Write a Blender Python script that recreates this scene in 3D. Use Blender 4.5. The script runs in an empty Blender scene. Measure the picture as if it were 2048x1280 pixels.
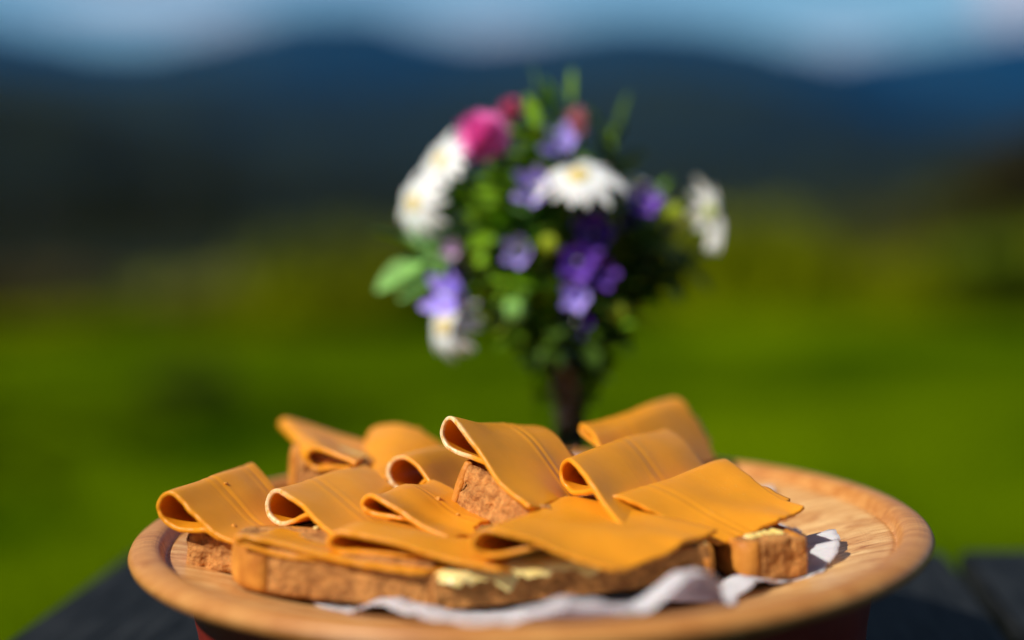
import bpy, bmesh, math, random
import numpy as np
from mathutils import Vector, Matrix, noise, Quaternion

# ------------------------------------------------------------------ camera, sky, sun, exposure
S = bpy.context.scene
COL = S.collection
F_PX, CX, CY = 3100.0, 1024.0, 640.0
PITCH, ROLL = math.radians(5.31), math.radians(1.35)
CAM = Vector((0.0, -0.75, 0.257))
fwd = Vector((0, math.cos(PITCH), -math.sin(PITCH)))
rt0, up0 = Vector((1, 0, 0)), Vector((0, math.sin(PITCH), math.cos(PITCH)))
RT = rt0 * math.cos(ROLL) - up0 * math.sin(ROLL)
UP = rt0 * math.sin(ROLL) + up0 * math.cos(ROLL)
cam_d = bpy.data.cameras.new('camera')
cam = bpy.data.objects.new('camera', cam_d); COL.objects.link(cam); S.camera = cam
cam_d.lens = F_PX / 2048 * 36; cam_d.sensor_width = 36
cam_d.clip_start = 0.01; cam_d.clip_end = 60000
m = Matrix((RT, UP, -fwd)).transposed().to_4x4(); m.translation = CAM
cam.matrix_world = m
cam_d.dof.use_dof = True; cam_d.dof.focus_distance = 0.735; cam_d.dof.aperture_fstop = 1.52
cam_d.dof.aperture_blades = 0

SUN = Vector((-0.62, -0.42, 0.70)).normalized()
elev = math.asin(SUN.z); azim = math.atan2(SUN.x, SUN.y)
sd = bpy.data.lights.new('sun', 'SUN'); sun = bpy.data.objects.new('sun', sd); COL.objects.link(sun)
sd.energy = 5.0; sd.angle = math.radians(0.53); sd.color = (1.0, 0.93, 0.82)
sun.rotation_mode = 'QUATERNION'; sun.rotation_quaternion = (-SUN).to_track_quat('-Z', 'Y')

W = bpy.data.worlds.new('World'); S.world = W; W.use_nodes = True
wn, wl = W.node_tree.nodes, W.node_tree.links
wn.clear()
def N(nodes, t, **k):
    n = nodes.new(t)
    for a, b in k.items():
        if a.startswith('i_'):
            n.inputs[a[2:].replace('_', ' ')].default_value = b
        else: setattr(n, a, b)
    return n
sky = N(wn, 'ShaderNodeTexSky', sky_type='NISHITA', sun_disc=False, sun_elevation=elev, sun_rotation=azim,
        air_density=1.0, dust_density=0.3, ozone_density=3.0)
tc = N(wn, 'ShaderNodeTexCoord')
sep = N(wn, 'ShaderNodeSeparateXYZ'); wl.new(tc.outputs['Generated'], sep.inputs[0])
def wmath(op, a, b=None, c=None):
    n = N(wn, 'ShaderNodeMath', operation=op)
    for i, v in enumerate((a, b, c)):
        if v is None: continue
        if isinstance(v, (int, float)): n.inputs[i].default_value = v
        else: wl.new(v, n.inputs[i])
    return n.outputs[0]
az = wmath('DIVIDE', sep.outputs[0], wmath('MAXIMUM', sep.outputs[1], 0.05))
el = sep.outputs[2]
mask = 0.0
for a0, e0, sa, se, k in ((-0.29, 0.063, 0.07, 0.010, 0.75), (-0.16, 0.095, 0.07, 0.008, 0.35), (0.005, 0.090, 0.045, 0.010, 0.8),
                          (-0.24, 0.112, 0.05, 0.006, 0.7), (-0.175, 0.100, 0.03, 0.009, 0.7), (0.215, 0.076, 0.04, 0.009, 0.9), (0.325, 0.100, 0.022, 0.018, 2.2),
                          (-0.05, 0.104, 0.05, 0.006, 0.4)):
    da = wmath('DIVIDE', wmath('SUBTRACT', az, a0), sa); de = wmath('DIVIDE', wmath('SUBTRACT', el, e0), se)
    r2 = wmath('ADD', wmath('MULTIPLY', da, da), wmath('MULTIPLY', de, de))
    g = wmath('MULTIPLY', wmath('EXPONENT', wmath('MULTIPLY', r2, -1.0)), k)
    mask = g if isinstance(mask, float) else wmath('ADD', mask, g)
mp = N(wn, 'ShaderNodeMapping'); mp.inputs['Scale'].default_value = (1, 1, 5); wl.new(tc.outputs['Generated'], mp.inputs[0])
nz = N(wn, 'ShaderNodeTexNoise', i_Scale=3.5, i_Detail=6.0, i_Roughness=0.55); wl.new(mp.outputs[0], nz.inputs['Vector'])
nr = N(wn, 'ShaderNodeMapRange', interpolation_type='SMOOTHSTEP'); nr.inputs[1].default_value = 0.48; nr.inputs[2].default_value = 0.72
wl.new(nz.outputs[0], nr.inputs[0])
mk = wmath('MULTIPLY', mask, wmath('ADD', wmath('MULTIPLY', nr.outputs[0], 1.2), 0.75))
hi = wmath('MULTIPLY', nr.outputs[0], wmath('GREATER_THAN', el, 0.13))
mk = wmath('MINIMUM', wmath('ADD', mk, wmath('MULTIPLY', hi, 0.8)), 1.0)
# sky mixes towards sunlit cloud
tint = N(wn, 'ShaderNodeMix', data_type='RGBA', blend_type='MULTIPLY'); tint.inputs[0].default_value = 1.0
wl.new(sky.outputs[0], tint.inputs[6]); 
lowk = N(wn, 'ShaderNodeMapRange', interpolation_type='SMOOTHSTEP'); wl.new(el, lowk.inputs[0]); lowk.inputs[1].default_value = 0.35; lowk.inputs[2].default_value = 0.05
tmix = N(wn, 'ShaderNodeMix', data_type='RGBA'); wl.new(lowk.outputs[0], tmix.inputs[0]); tmix.inputs[6].default_value = (0.40, 0.50, 0.56, 1); tmix.inputs[7].default_value = (1.5, 2.0, 2.15, 1)
wl.new(tmix.outputs[2], tint.inputs[7])
mx = N(wn, 'ShaderNodeMix', data_type='RGBA'); wl.new(mk, mx.inputs[0]); wl.new(tint.outputs[2], mx.inputs[6])
mx.inputs[7].default_value = (12.5, 13.0, 15.0, 1)
bg = N(wn, 'ShaderNodeBackground'); bg.inputs[1].default_value = 0.052
wl.new(mx.outputs[2], bg.inputs[0])
wo = N(wn, 'ShaderNodeOutputWorld'); wl.new(bg.outputs[0], wo.inputs[0])

S.view_settings.view_transform = 'Standard'; S.view_settings.look = 'None'
S.view_settings.gamma = 1.0; S.view_settings.exposure = 0.12
S.render.engine = 'CYCLES'
cy = S.cycles
cy.use_denoising = True; cy.max_bounces = 8; cy.diffuse_bounces = 3; cy.glossy_bounces = 4; cy.transmission_bounces = 8
cy.transparent_max_bounces = 12; cy.volume_bounces = 0; cy.caustics_refractive = False; cy.caustics_reflective = False
cy.sample_clamp_indirect = 4.0; cy.use_adaptive_sampling = False

# ------------------------------------------------------------------ helpers
def ray(px, py):
    return (RT * ((px - CX) / F_PX) + UP * (-(py - CY) / F_PX) + fwd)
def at(px, py, D):            # point seen at that pixel, D metres in front of the camera's foot
    r = ray(px, py); return CAM + r * (D / r.y)
rng = random.Random(7)
def smooth(a, b, x):
    t = max(0.0, min(1.0, (x - a) / (b - a))); return t * t * (3 - 2 * t)

def obj(name, verts, faces, mats, parent=None, smooth_shade=True, uvs=None, mat_idx=None):
    me = bpy.data.meshes.new(name)
    me.from_pydata([tuple(v) for v in verts], [], faces)
    for mt in (mats if isinstance(mats, (list, tuple)) else [mats]): me.materials.append(mt)
    if smooth_shade: me.polygons.foreach_set('use_smooth', [True] * len(me.polygons))
    if mat_idx is not None: me.polygons.foreach_set('material_index', mat_idx)
    if uvs is not None:
        l = me.uv_layers.new(name='UVMap')
        li = np.zeros(len(me.loops), dtype=np.int32); me.loops.foreach_get('vertex_index', li)
        l.data.foreach_set('uv', np.asarray(uvs, dtype=np.float32)[li].ravel())
    me.update()
    o = bpy.data.objects.new(name, me); COL.objects.link(o)
    if parent is not None: o.parent = parent
    return o
def tag(o, label=None, cat=None, group=None, kind=None):
    if label: o['label'] = label
    if cat: o['category'] = cat
    if group: o['group'] = group
    if kind: o['kind'] = kind
    return o
def thing(name, label, cat, loc=(0, 0, 0), group=None):
    e = bpy.data.objects.new(name, None); COL.objects.link(e); e.location = loc; e.empty_display_size = 0.01
    return tag(e, label, cat, group)
class MB:
    def __init__(s): s.v = []; s.f = []; s.uv = []
    def add(s, vs, fs, uv=None):
        b = len(s.v); s.v += [Vector(v) for v in vs]; s.f += [tuple(i + b for i in f) for f in fs]
        s.uv += (uv if uv else [(0.5, 0.5)] * len(vs))
    def grid(s, rows, closed=False, uv=None):
        nr_, nc = len(rows), len(rows[0]); b = len(s.v)
        for i, r in enumerate(rows):
            s.v += [Vector(p) for p in r]; s.uv += [(j / max(1, nc - 1), i / max(1, nr_ - 1)) for j in range(nc)]
        for i in range(nr_ - 1):
            for j in range(nc if closed else nc - 1):
                j2 = (j + 1) % nc
                s.f.append((b + i * nc + j, b + i * nc + j2, b + (i + 1) * nc + j2, b + (i + 1) * nc + j))
    def tube(s, pts, r0, r1=None, seg=6, cap=True):
        r1 = r0 if r1 is None else r1; n = len(pts); rows = []
        for i, p in enumerate(pts):
            t = (Vector(pts[min(i + 1, n - 1)]) - Vector(pts[max(i - 1, 0)])).normalized()
            a = t.orthogonal().normalized() if i == 0 else (pa - t * pa.dot(t)).normalized()
            pa = a; b = t.cross(a); r = r0 + (r1 - r0) * i / (n - 1)
            rows.append([Vector(p) + a * math.cos(2 * math.pi * k / seg) * r + b * math.sin(2 * math.pi * k / seg) * r for k in range(seg)])
        base = len(s.v); s.grid(rows, closed=True)
        if cap:
            s.f.append(tuple(base + k for k in reversed(range(seg)))); e = base + (n - 1) * seg
            s.f.append(tuple(e + k for k in range(seg)))
    def box(s, c, d, rz=0.0):
        M = Matrix.Rotation(rz, 3, 'Z'); vs = []
        for z in (-1, 1):
            for y in (-1, 1):
                for x in (-1, 1): vs.append(M @ Vector((x * d[0] / 2, y * d[1] / 2, z * d[2] / 2)) + Vector(c))
        s.add(vs, [(0, 2, 3, 1), (4, 5, 7, 6), (0, 1, 5, 4), (2, 6, 7, 3), (0, 4, 6, 2), (1, 3, 7, 5)])
    def lathe(s, prof, c=(0, 0, 0), seg=64):
        rows = [[Vector((c[0] + r * math.cos(2 * math.pi * k / seg), c[1] + r * math.sin(2 * math.pi * k / seg), c[2] + z)) for k in range(seg)] for r, z in prof]
        s.grid(rows, closed=True)
    def build(s, name, mat, parent=None, sm=True, uv=False):
        o = obj(name, s.v, s.f, mat, parent, sm, s.uv if uv else None)
        return o
def rel(o, root):              # geometry was built in world space: keep it there under a moved Empty
    o.matrix_parent_inverse = Matrix.Translation(-Vector(root.location)); return o
def cr(pts, n):                # Catmull-Rom through points
    pts = [Vector(p) for p in pts]; P = [pts[0] * 2 - pts[1]] + pts + [pts[-1] * 2 - pts[-2]]
    L = [0.0]
    for a, b in zip(pts, pts[1:]): L.append(L[-1] + (b - a).length)
    out = []
    for k in range(n):
        d = L[-1] * k / (n - 1); i = 0
        while i < len(pts) - 2 and d > L[i + 1]: i += 1
        t = (d - L[i]) / max(1e-9, L[i + 1] - L[i]); p0, p1, p2, p3 = P[i:i + 4]
        out.append(0.5 * ((2 * p1) + (p2 - p0) * t + (2 * p0 - 5 * p1 + 4 * p2 - p3) * t * t + (3 * p1 - p0 - 3 * p2 + p3) * t ** 3))
    return out

# ------------------------------------------------------------------ materials
def mat(name, col, rough=0.6, **k):
    m = bpy.data.materials.new(name); m.use_nodes = True
    b = m.node_tree.nodes['Principled BSDF']
    b.inputs['Base Color'].default_value = (*col, 1); b.inputs['Roughness'].default_value = rough
    for a, v in k.items(): b.inputs[a.replace('_', ' ')].default_value = v
    return m
def noisy(m, c1, c2, scale, lo=0.35, hi=0.65, detail=4.0, vec='Object', stretch=(1, 1, 1), bump=0.0, bscale=None, bdist=0.001, rot=(0, 0, 0), rough=0.55):
    nt = m.node_tree; n, l = nt.nodes, nt.links; b = n['Principled BSDF']
    t = n.new('ShaderNodeTexCoord'); mpg = n.new('ShaderNodeMapping'); mpg.inputs['Scale'].default_value = stretch
    mpg.inputs['Rotation'].default_value = rot
    l.new(t.outputs[vec], mpg.inputs[0])
    a = N(n, 'ShaderNodeTexNoise', i_Scale=scale, i_Detail=detail, i_Roughness=rough); l.new(mpg.outputs[0], a.inputs['Vector'])
    r = n.new('ShaderNodeValToRGB'); r.color_ramp.elements[0].position = lo; r.color_ramp.elements[1].position = hi
    r.color_ramp.elements[0].color = (*c1, 1); r.color_ramp.elements[1].color = (*c2, 1)
    l.new(a.outputs[0], r.inputs[0]); l.new(r.outputs[0], b.inputs['Base Color'])
    if bump:
        a2 = N(n, 'ShaderNodeTexNoise', i_Scale=bscale or scale * 4, i_Detail=6.0); l.new(mpg.outputs[0], a2.inputs['Vector'])
        bp = n.new('ShaderNodeBump'); bp.inputs['Strength'].default_value = bump; bp.inputs['Distance'].default_value = bdist
        l.new(a2.outputs[0], bp.inputs['Height']); l.new(bp.outputs[0], b.inputs['Normal'])
    return r.outputs[0]

def cheese_mat(name, base, dry=False):
    m = mat(name, base, 0.4, Subsurface_Weight=0.2, Subsurface_Scale=0.0018, Specular_IOR_Level=0.4)
    m.node_tree.nodes['Principled BSDF'].inputs['Subsurface Radius'].default_value = (1.0, 0.35, 0.05)
    n, l = m.node_tree.nodes, m.node_tree.links; b = n['Principled BSDF']
    out = noisy(m, tuple(c * 0.92 for c in base), tuple(min(1, c * 1.05) for c in base), 45, 0.3, 0.7, bump=0.07, bscale=900, bdist=0.0006)
    # greasy patches
    t = n.new('ShaderNodeTexCoord')
    a = N(n, 'ShaderNodeTexNoise', i_Scale=120.0, i_Detail=5.0); l.new(t.outputs['Object'], a.inputs['Vector'])
    mr = n.new('ShaderNodeMapRange'); mr.inputs[3].default_value = 0.26; mr.inputs[4].default_value = 0.52
    l.new(a.outputs[0], mr.inputs[0]); l.new(mr.outputs[0], b.inputs['Roughness'])
    # fine white bloom specks and slicer streaks along the pull direction
    v = N(n, 'ShaderNodeTexVoronoi', i_Scale=520.0); l.new(t.outputs['Object'], v.inputs['Vector'])
    sp = n.new('ShaderNodeMapRange'); sp.inputs[1].default_value = 0.16; sp.inputs[2].default_value = 0.05; l.new(v.outputs['Distance'], sp.inputs[0])
    a3 = N(n, 'ShaderNodeTexNoise', i_Scale=60.0); l.new(t.outputs['Object'], a3.inputs['Vector'])
    g3 = n.new('ShaderNodeMapRange'); g3.inputs[1].default_value = 0.48; g3.inputs[2].default_value = 0.62; l.new(a3.outputs[0], g3.inputs[0])
    mm = n.new('ShaderNodeMath'); mm.operation = 'MULTIPLY'; l.new(sp.outputs[0], mm.inputs[0]); l.new(g3.outputs[0], mm.inputs[1])
    m1 = n.new('ShaderNodeMix'); m1.data_type = 'RGBA'; l.new(mm.outputs[0], m1.inputs[0]); l.new(out, m1.inputs[6]); m1.inputs[7].default_value = (0.85, 0.55, 0.22, 1)
    uvn = n.new('ShaderNodeTexCoord'); sx = n.new('ShaderNodeSeparateXYZ'); l.new(uvn.outputs['UV'], sx.inputs[0])
    st = N(n, 'ShaderNodeTexNoise', noise_dimensions='1D', i_Detail=4.0)
    k = n.new('ShaderNodeMath'); k.operation = 'MULTIPLY'; k.inputs[1].default_value = 1.0; l.new(sx.outputs[0], k.inputs[0])
    st.inputs['Scale'].default_value = 38.0; l.new(k.outputs[0], st.inputs['W'])
    bp2 = n.new('ShaderNodeBump'); bp2.inputs['Strength'].default_value = 0.08; bp2.inputs['Distance'].default_value = 0.0006
    l.new(st.outputs[0], bp2.inputs['Height'])
    old = b.inputs['Normal'].links[0].from_socket; l.new(old, bp2.inputs['Normal']); l.new(bp2.outputs[0], b.inputs['Normal'])
    last = m1.outputs[2]
    if dry:
        e1 = n.new('ShaderNodeMapRange'); e1.inputs[1].default_value = 0.022; e1.inputs[2].default_value = 0.010; l.new(sx.outputs[0], e1.inputs[0])
        nn = N(n, 'ShaderNodeTexNoise', i_Scale=380.0, i_Detail=3.0); l.new(t.outputs['Object'], nn.inputs['Vector'])
        nn2 = n.new('ShaderNodeMapRange'); nn2.inputs[1].default_value = 0.3; nn2.inputs[2].default_value = 0.55; l.new(nn.outputs[0], nn2.inputs[0])
        q = n.new('ShaderNodeMath'); q.operation = 'MULTIPLY'; l.new(e1.outputs[0], q.inputs[0]); l.new(nn2.outputs[0], q.inputs[1])
        wa = n.new('ShaderNodeMapRange'); wa.inputs[1].default_value = 0.66; wa.inputs[2].default_value = 0.50; l.new(sx.outputs[1], wa.inputs[0])
        wb = n.new('ShaderNodeMapRange'); wb.inputs[1].default_value = 0.22; wb.inputs[2].default_value = 0.32; l.new(sx.outputs[1], wb.inputs[0])
        for w_ in (wa, wb):
            q2 = n.new('ShaderNodeMath'); q2.operation = 'MULTIPLY'; l.new(q.outputs[0], q2.inputs[0]); l.new(w_.outputs[0], q2.inputs[1]); q = q2
        m2 = n.new('ShaderNodeMix'); m2.data_type = 'RGBA'; l.new(q.outputs[0], m2.inputs[0]); l.new(last, m2.inputs[6])
        m2.inputs[7].default_value = (0.80, 0.62, 0.36, 1); last = m2.outputs[2]
    l.new(last, b.inputs['Base Color'])
    return m
M_CH = cheese_mat('brown_cheese', (0.80, 0.305, 0.012))
M_CHD = cheese_mat('brown_cheese_dried_edge', (0.78, 0.305, 0.012), dry=True)

M_CRUMB = mat('bread_crumb', (0.45, 0.2, 0.09), 0.85, Subsurface_Weight=0.15, Subsurface_Scale=0.003)
noisy(M_CRUMB, (0.20, 0.062, 0.008), (0.74, 0.33, 0.08), 130, 0.32, 0.66, detail=8, bump=1.0, bscale=420, bdist=0.0018, rough=0.75)
M_CRUST = mat('bread_crust', (0.55, 0.22, 0.05), 0.5, Specular_IOR_Level=0.3)
noisy(M_CRUST, (0.42, 0.13, 0.015), (0.78, 0.33, 0.05), 80, 0.3, 0.7, bump=0.5, bscale=600, bdist=0.0012)
M_BUT = mat('butter', (0.86, 0.70, 0.30), 0.35, Subsurface_Weight=0.3, Subsurface_Scale=0.004)
noisy(M_BUT, (0.80, 0.58, 0.17), (0.88, 0.70, 0.30), 60, bump=0.3, bscale=250, bdist=0.001)

def wood_mat():
    m = mat('turned_wood', (0.5, 0.25, 0.1), 0.38, Specular_IOR_Level=0.4)
    n, l = m.node_tree.nodes, m.node_tree.links; b = n['Principled BSDF']
    t = n.new('ShaderNodeTexCoord')
    mp1 = n.new('ShaderNodeMapping'); mp1.inputs['Scale'].default_value = (3.5, 22, 16); mp1.inputs['Rotation'].default_value = (0, 0, math.radians(4))
    l.new(t.outputs['Object'], mp1.inputs[0])
    a = N(n, 'ShaderNodeTexNoise', i_Scale=9.0, i_Detail=8.0, i_Roughness=0.62, i_Distortion=0.9); l.new(mp1.outputs[0], a.inputs['Vector'])
    r = n.new('ShaderNodeValToRGB'); e = r.color_ramp.elements
    e[0].position = 0.30; e[0].color = (0.30, 0.09, 0.015, 1); e[1].position = 0.66; e[1].color = (0.90, 0.60, 0.26, 1)
    x = e.new(0.42); x.color = (0.60, 0.29, 0.085, 1)
    l.new(a.outputs[0], r.inputs[0])
    # growth rings, broad
    wv = N(n, 'ShaderNodeTexWave', wave_type='RINGS', rings_direction='X', i_Scale=5.0, i_Distortion=5.0, i_Detail=3.0)
    mp2 = n.new('ShaderNodeMapping'); mp2.inputs['Scale'].default_value = (0.5, 5, 5); mp2.inputs['Location'].default_value = (0, 0.3, 0.2); l.new(t.outputs['Object'], mp2.inputs[0]); l.new(mp2.outputs[0], wv.inputs['Vector'])
    mm = n.new('ShaderNodeMix'); mm.data_type = 'RGBA'; mm.blend_type = 'MULTIPLY'; mm.inputs[0].default_value = 0.35
    l.new(r.outputs[0], mm.inputs[6])
    r2 = n.new('ShaderNodeValToRGB'); r2.color_ramp.elements[0].color = (0.72, 0.50, 0.34, 1); r2.color_ramp.elements[1].color = (1, 1, 1, 1)
    l.new(wv.outputs[0], r2.inputs[0]); l.new(r2.outputs[0], mm.inputs[7])
    # the worn, oiled rim is redder and darker: radius mask
    sx = n.new('ShaderNodeSeparateXYZ'); l.new(t.outputs['Object'], sx.inputs[0])
    def mt(op, p, q):
        k = n.new('ShaderNodeMath'); k.operation = op
        for i, v in enumerate((p, q)):
            if isinstance(v, (int, float)): k.inputs[i].default_value = v
            else: l.new(v, k.inputs[i])
        return k.outputs[0]
    rad = mt('SQRT', mt('ADD', mt('MULTIPLY', sx.outputs[0], sx.outputs[0]), mt('MULTIPLY', sx.outputs[1], sx.outputs[1])), 0)
    mk_ = n.new('ShaderNodeMapRange'); mk_.inputs[1].default_value = 0.171; mk_.inputs[2].default_value = 0.177; l.new(rad, mk_.inputs[0])
    m3 = n.new('ShaderNodeMix'); m3.data_type = 'RGBA'; m3.blend_type = 'MULTIPLY'
    f = mt('MULTIPLY', mk_.outputs[0], 0.9); l.new(f, m3.inputs[0]); l.new(mm.outputs[2], m3.inputs[6]); m3.inputs[7].default_value = (0.82, 0.60, 0.40, 1)
    # dark pin stripes
    mp4 = n.new('ShaderNodeMapping'); mp4.inputs['Scale'].default_value = (1.2, 60, 60); l.new(t.outputs['Object'], mp4.inputs[0])
    a4 = N(n, 'ShaderNodeTexNoise', i_Scale=12.0, i_Detail=3.0); l.new(mp4.outputs[0], a4.inputs['Vector'])
    r4 = n.new('ShaderNodeMapRange'); r4.inputs[1].default_value = 0.63; r4.inputs[2].default_value = 0.72; l.new(a4.outputs[0], r4.inputs[0])
    m4 = n.new('ShaderNodeMix'); m4.data_type = 'RGBA'; l.new(mt('MULTIPLY', r4.outputs[0], 0.7), m4.inputs[0]); l.new(m3.outputs[2], m4.inputs[6]); m4.inputs[7].default_value = (0.14, 0.05, 0.02, 1)
    m5 = n.new('ShaderNodeMix'); m5.data_type = 'RGBA'; l.new(mt('MULTIPLY', mk_.outputs[0], 0.45), m5.inputs[0]); l.new(m4.outputs[2], m5.inputs[6]); m5.inputs[7].default_value = (0.47, 0.21, 0.055, 1)
    l.new(m5.outputs[2], b.inputs['Base Color'])
    bp = n.new('ShaderNodeBump'); bp.inputs['Strength'].default_value = 0.35; bp.inputs['Distance'].default_value = 0.0003
    tl = N(n, 'ShaderNodeTexNoise', noise_dimensions='1D', i_Scale=900.0, i_Detail=3.0); l.new(rad, tl.inputs['W'])
    l.new(tl.outputs[0], bp.inputs['Height']); l.new(bp.outputs[0], b.inputs['Normal'])
    return m
M_WOOD = wood_mat()
M_RED = mat('red_paint', (0.16, 0.02, 0.012), 0.32)
noisy(M_RED, (0.17, 0.012, 0.006), (0.25, 0.022, 0.010), 20, bump=0.1)
M_PAPER = mat('white_paper', (0.82, 0.82, 0.86), 0.8, Subsurface_Weight=0.2, Subsurface_Scale=0.002)
noisy(M_PAPER, (0.84, 0.84, 0.87), (0.90, 0.90, 0.92), 300, bump=0.5, bscale=1200, bdist=0.0004)
_n, _l = M_PAPER.node_tree.nodes, M_PAPER.node_tree.links
_t = N(_n, 'ShaderNodeBsdfTranslucent'); _t.inputs[0].default_value = (0.86, 0.80, 0.88, 1)
_m = _n.new('ShaderNodeMixShader'); _m.inputs[0].default_value = 0.5
_l.new(_n['Principled BSDF'].outputs[0], _m.inputs[1]); _l.new(_t.outputs[0], _m.inputs[2]); _l.new(_m.outputs[0], _n['Material Output'].inputs[0])
M_BLACK = mat('black_stained_wood', (0.02, 0.024, 0.03), 0.6, Specular_IOR_Level=0.12)
noisy(M_BLACK, (0.002, 0.003, 0.004), (0.026, 0.029, 0.032), 14, 0.35, 0.7, stretch=(12, 0.9, 4), bump=0.5, bscale=40, bdist=0.002, rot=(0, 0, math.radians(6)))

# ------------------------------------------------------------------ ground and hills
GZ = -0.75
RID_FAR = [(-900, 165), (-300, 120), (0, 96), (110, 115), (220, 130), (320, 128), (420, 105), (520, 76), (620, 54), (750, 50), (870, 86), (960, 102), (1060, 96),
           (1160, 84), (1260, 76), (1400, 84), (1500, 100), (1600, 125), (1700, 145), (1850, 190), (2050, 215), (2600, 170), (3200, 190)]
RID_BLUE = [(-900, 260), (1400, 260), (1550, 190), (1650, 150), (1760, 128), (1900, 112), (2050, 96), (2400, 90), (3200, 150)]
RID_MID = [(-900, 150), (-200, 165), (0, 178), (200, 186), (400, 178), (600, 196), (800, 200), (1000, 190), (1200, 178), (1350, 172), (1500, 190), (1650, 225), (1800, 262), (2048, 285), (3000, 250)]
RID_NEAR = [(-900, 190), (-100, 205), (100, 225), (350, 275), (600, 325), (900, 345), (1200, 355), (1500, 358), (1750, 340), (2048, 292), (3000, 240)]
RUP = 20
def ridge(tab, px):
    if px <= tab[0][0]: y = tab[0][1]
    elif px >= tab[-1][0]: y = tab[-1][1]
    else:
        for (a, ya), (b, yb) in zip(tab, tab[1:]):
            if a <= px <= b:
                t = (px - a) / (b - a); t = t * t * (3 - 2 * t); y = ya + (yb - ya) * t; break
    return (352 + RUP - y + (px - CX) * math.tan(ROLL) * -1.0) / F_PX
def terrain_h(r, th):
    px = CX + F_PX * math.tan(max(-1.1, min(1.1, th)))
    base = GZ - smooth(22, 500, r) * 55 - smooth(500, 2500, r) * 60
    out = base
    for R0, wdt, tab in ((650, 0.42, RID_NEAR), (2900, 0.40, RID_MID), (8200, 0.30, RID_FAR), (13000, 0.25, RID_BLUE)):
        top = ridge(tab, px) * R0 + CAM.z
        k = math.exp(-((math.log(r / R0)) / wdt) ** 2)
        out = max(out, base + (top - base) * k)
    nse = noise.fractal(Vector((r * math.sin(th), r * math.cos(th), 0)) * (5.0 / max(r, 60)), 1.0, 2.1, 5)
    return out + nse * min(r, 9000) * 0.0035 * smooth(60, 700, r)
rs = list(np.geomspace(11.5, 17000, 200)); ths = list(np.radians(np.concatenate([np.linspace(-180, -46, 28), np.linspace(-44, 44, 177), np.linspace(46, 180, 28)])))
mb = MB(); mb.grid([[(r * math.sin(t), CAM.y + r * math.cos(t), terrain_h(r, t)) for t in ths] for r in rs])
M_FOREST = mat('spruce_forest_cover', (0.02, 0.03, 0.015), 0.95, Specular_IOR_Level=0.1)
noisy(M_FOREST, (0.002, 0.0045, 0.002), (0.018, 0.027, 0.010), 0.0012, 0.35, 0.7, detail=10, bump=1.0, bscale=0.02, bdist=25)  # albedo kept very dark in place of cloud shadow over the hills
tag(mb.build('hills', M_FOREST), 'dark spruce covered hills and blue mountains across the valley', kind='structure')

def shift(m, v):
    for nd in m.node_tree.nodes:
        if nd.type == 'MAPPING': nd.inputs['Location'].default_value = v
M_LAWN = mat('lawn_turf', (0.06, 0.13, 0.01), 0.9, Specular_IOR_Level=0.0)
noisy(M_LAWN, (0.020, 0.058, 0.0), (0.110, 0.180, 0.0), 0.75, 0.38, 0.62, detail=6, bump=0.8, bscale=18, bdist=0.03)
mb = MB()
rl = [0.0] + list(np.geomspace(0.3, 12.2, 40))
mb.grid([[(r * math.sin(t), CAM.y + r * math.cos(t), GZ + 0.02 * noise.noise(Vector((r * math.sin(t) * .5, r * math.cos(t) * .5, 3)))) for t in np.linspace(0, 2 * math.pi, 97)] for r in rl])
tag(mb.build('lawn', M_LAWN), 'mown green lawn behind and around the table', kind='structure')

def blades(name, n, spawn, h, w, mat_, label, seed):
    R_ = np.random.default_rng(seed); x, y = spawn(R_, n)
    hh = h[0] + (h[1] - h[0]) * R_.random(n)
    if name == 'tall_grass': hh *= np.interp(np.arctan2(x, y - CAM.y), [-.35, -.22, -.13, .1, .17, .24, .33], [.12, .25, .8, .85, 1.0, .62, .7])
    if name == 'tall_grass': hh *= np.clip(.25 + 1.5 * np.array([noise.noise(Vector((a * 1.3, b * .5, 5))) + .35 for a, b in zip(x, y)]), .15, 1.5)
    ang = R_.random(n) * 2 * np.pi; lean = (R_.random(n) - .5) * hh * 0.9; la = R_.random(n) * 2 * np.pi
    ww = w * (0.6 + 0.8 * R_.random(n)); zz = np.full(n, GZ + 0.0)
    V = np.zeros((n, 4, 3))
    dx, dy = np.cos(ang) * ww / 2, np.sin(ang) * ww / 2
    V[:, 0] = np.stack([x - dx, y - dy, zz], 1); V[:, 1] = np.stack([x + dx, y + dy, zz], 1)
    mx_, my_ = x + np.cos(la) * lean * .35, y + np.sin(la) * lean * .35
    V[:, 2] = np.stack([mx_ + dx * .7, my_ + dy * .7, zz + hh * .6], 1)
    V[:, 3] = np.stack([x + np.cos(la) * lean, y + np.sin(la) * lean, zz + hh], 1)
    F = np.arange(n * 4).reshape(n, 4)
    o = obj(name, V.reshape(-1, 3), F.tolist(), mat_, None, False)
    return tag(o, label, 'grass', kind='stuff')
M_BLADE = mat('grass_blade', (0.08, 0.17, 0.005), 0.6, Specular_IOR_Level=0.03)
noisy(M_BLADE, (0.025, 0.065, 0.0), (0.130, 0.200, 0.0), 0.75, 0.38, 0.62)
shift(M_LAWN, (3.4, 1.3, 0)); shift(M_BLADE, (3.4, 1.3, 0))
def sp_lawn(R_, n):
    r = 1.5 + 10 * R_.random(n) ** 0.9; t = (R_.random(n) - .5) * 1.0
    return r * np.sin(t), CAM.y + r * np.cos(t)
blades('grass', 60000, sp_lawn, (0.03, 0.06), 0.006, M_BLADE, 'short mown grass blades of the sunlit lawn', 3)
M_TALL = mat('tall_grass_blade', (0.12, 0.17, 0.01), 0.6, Specular_IOR_Level=0.03)
noisy(M_TALL, (0.012, 0.024, 0.0), (0.25, 0.29, 0.0), 1.1, 0.40, 0.62)
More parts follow.
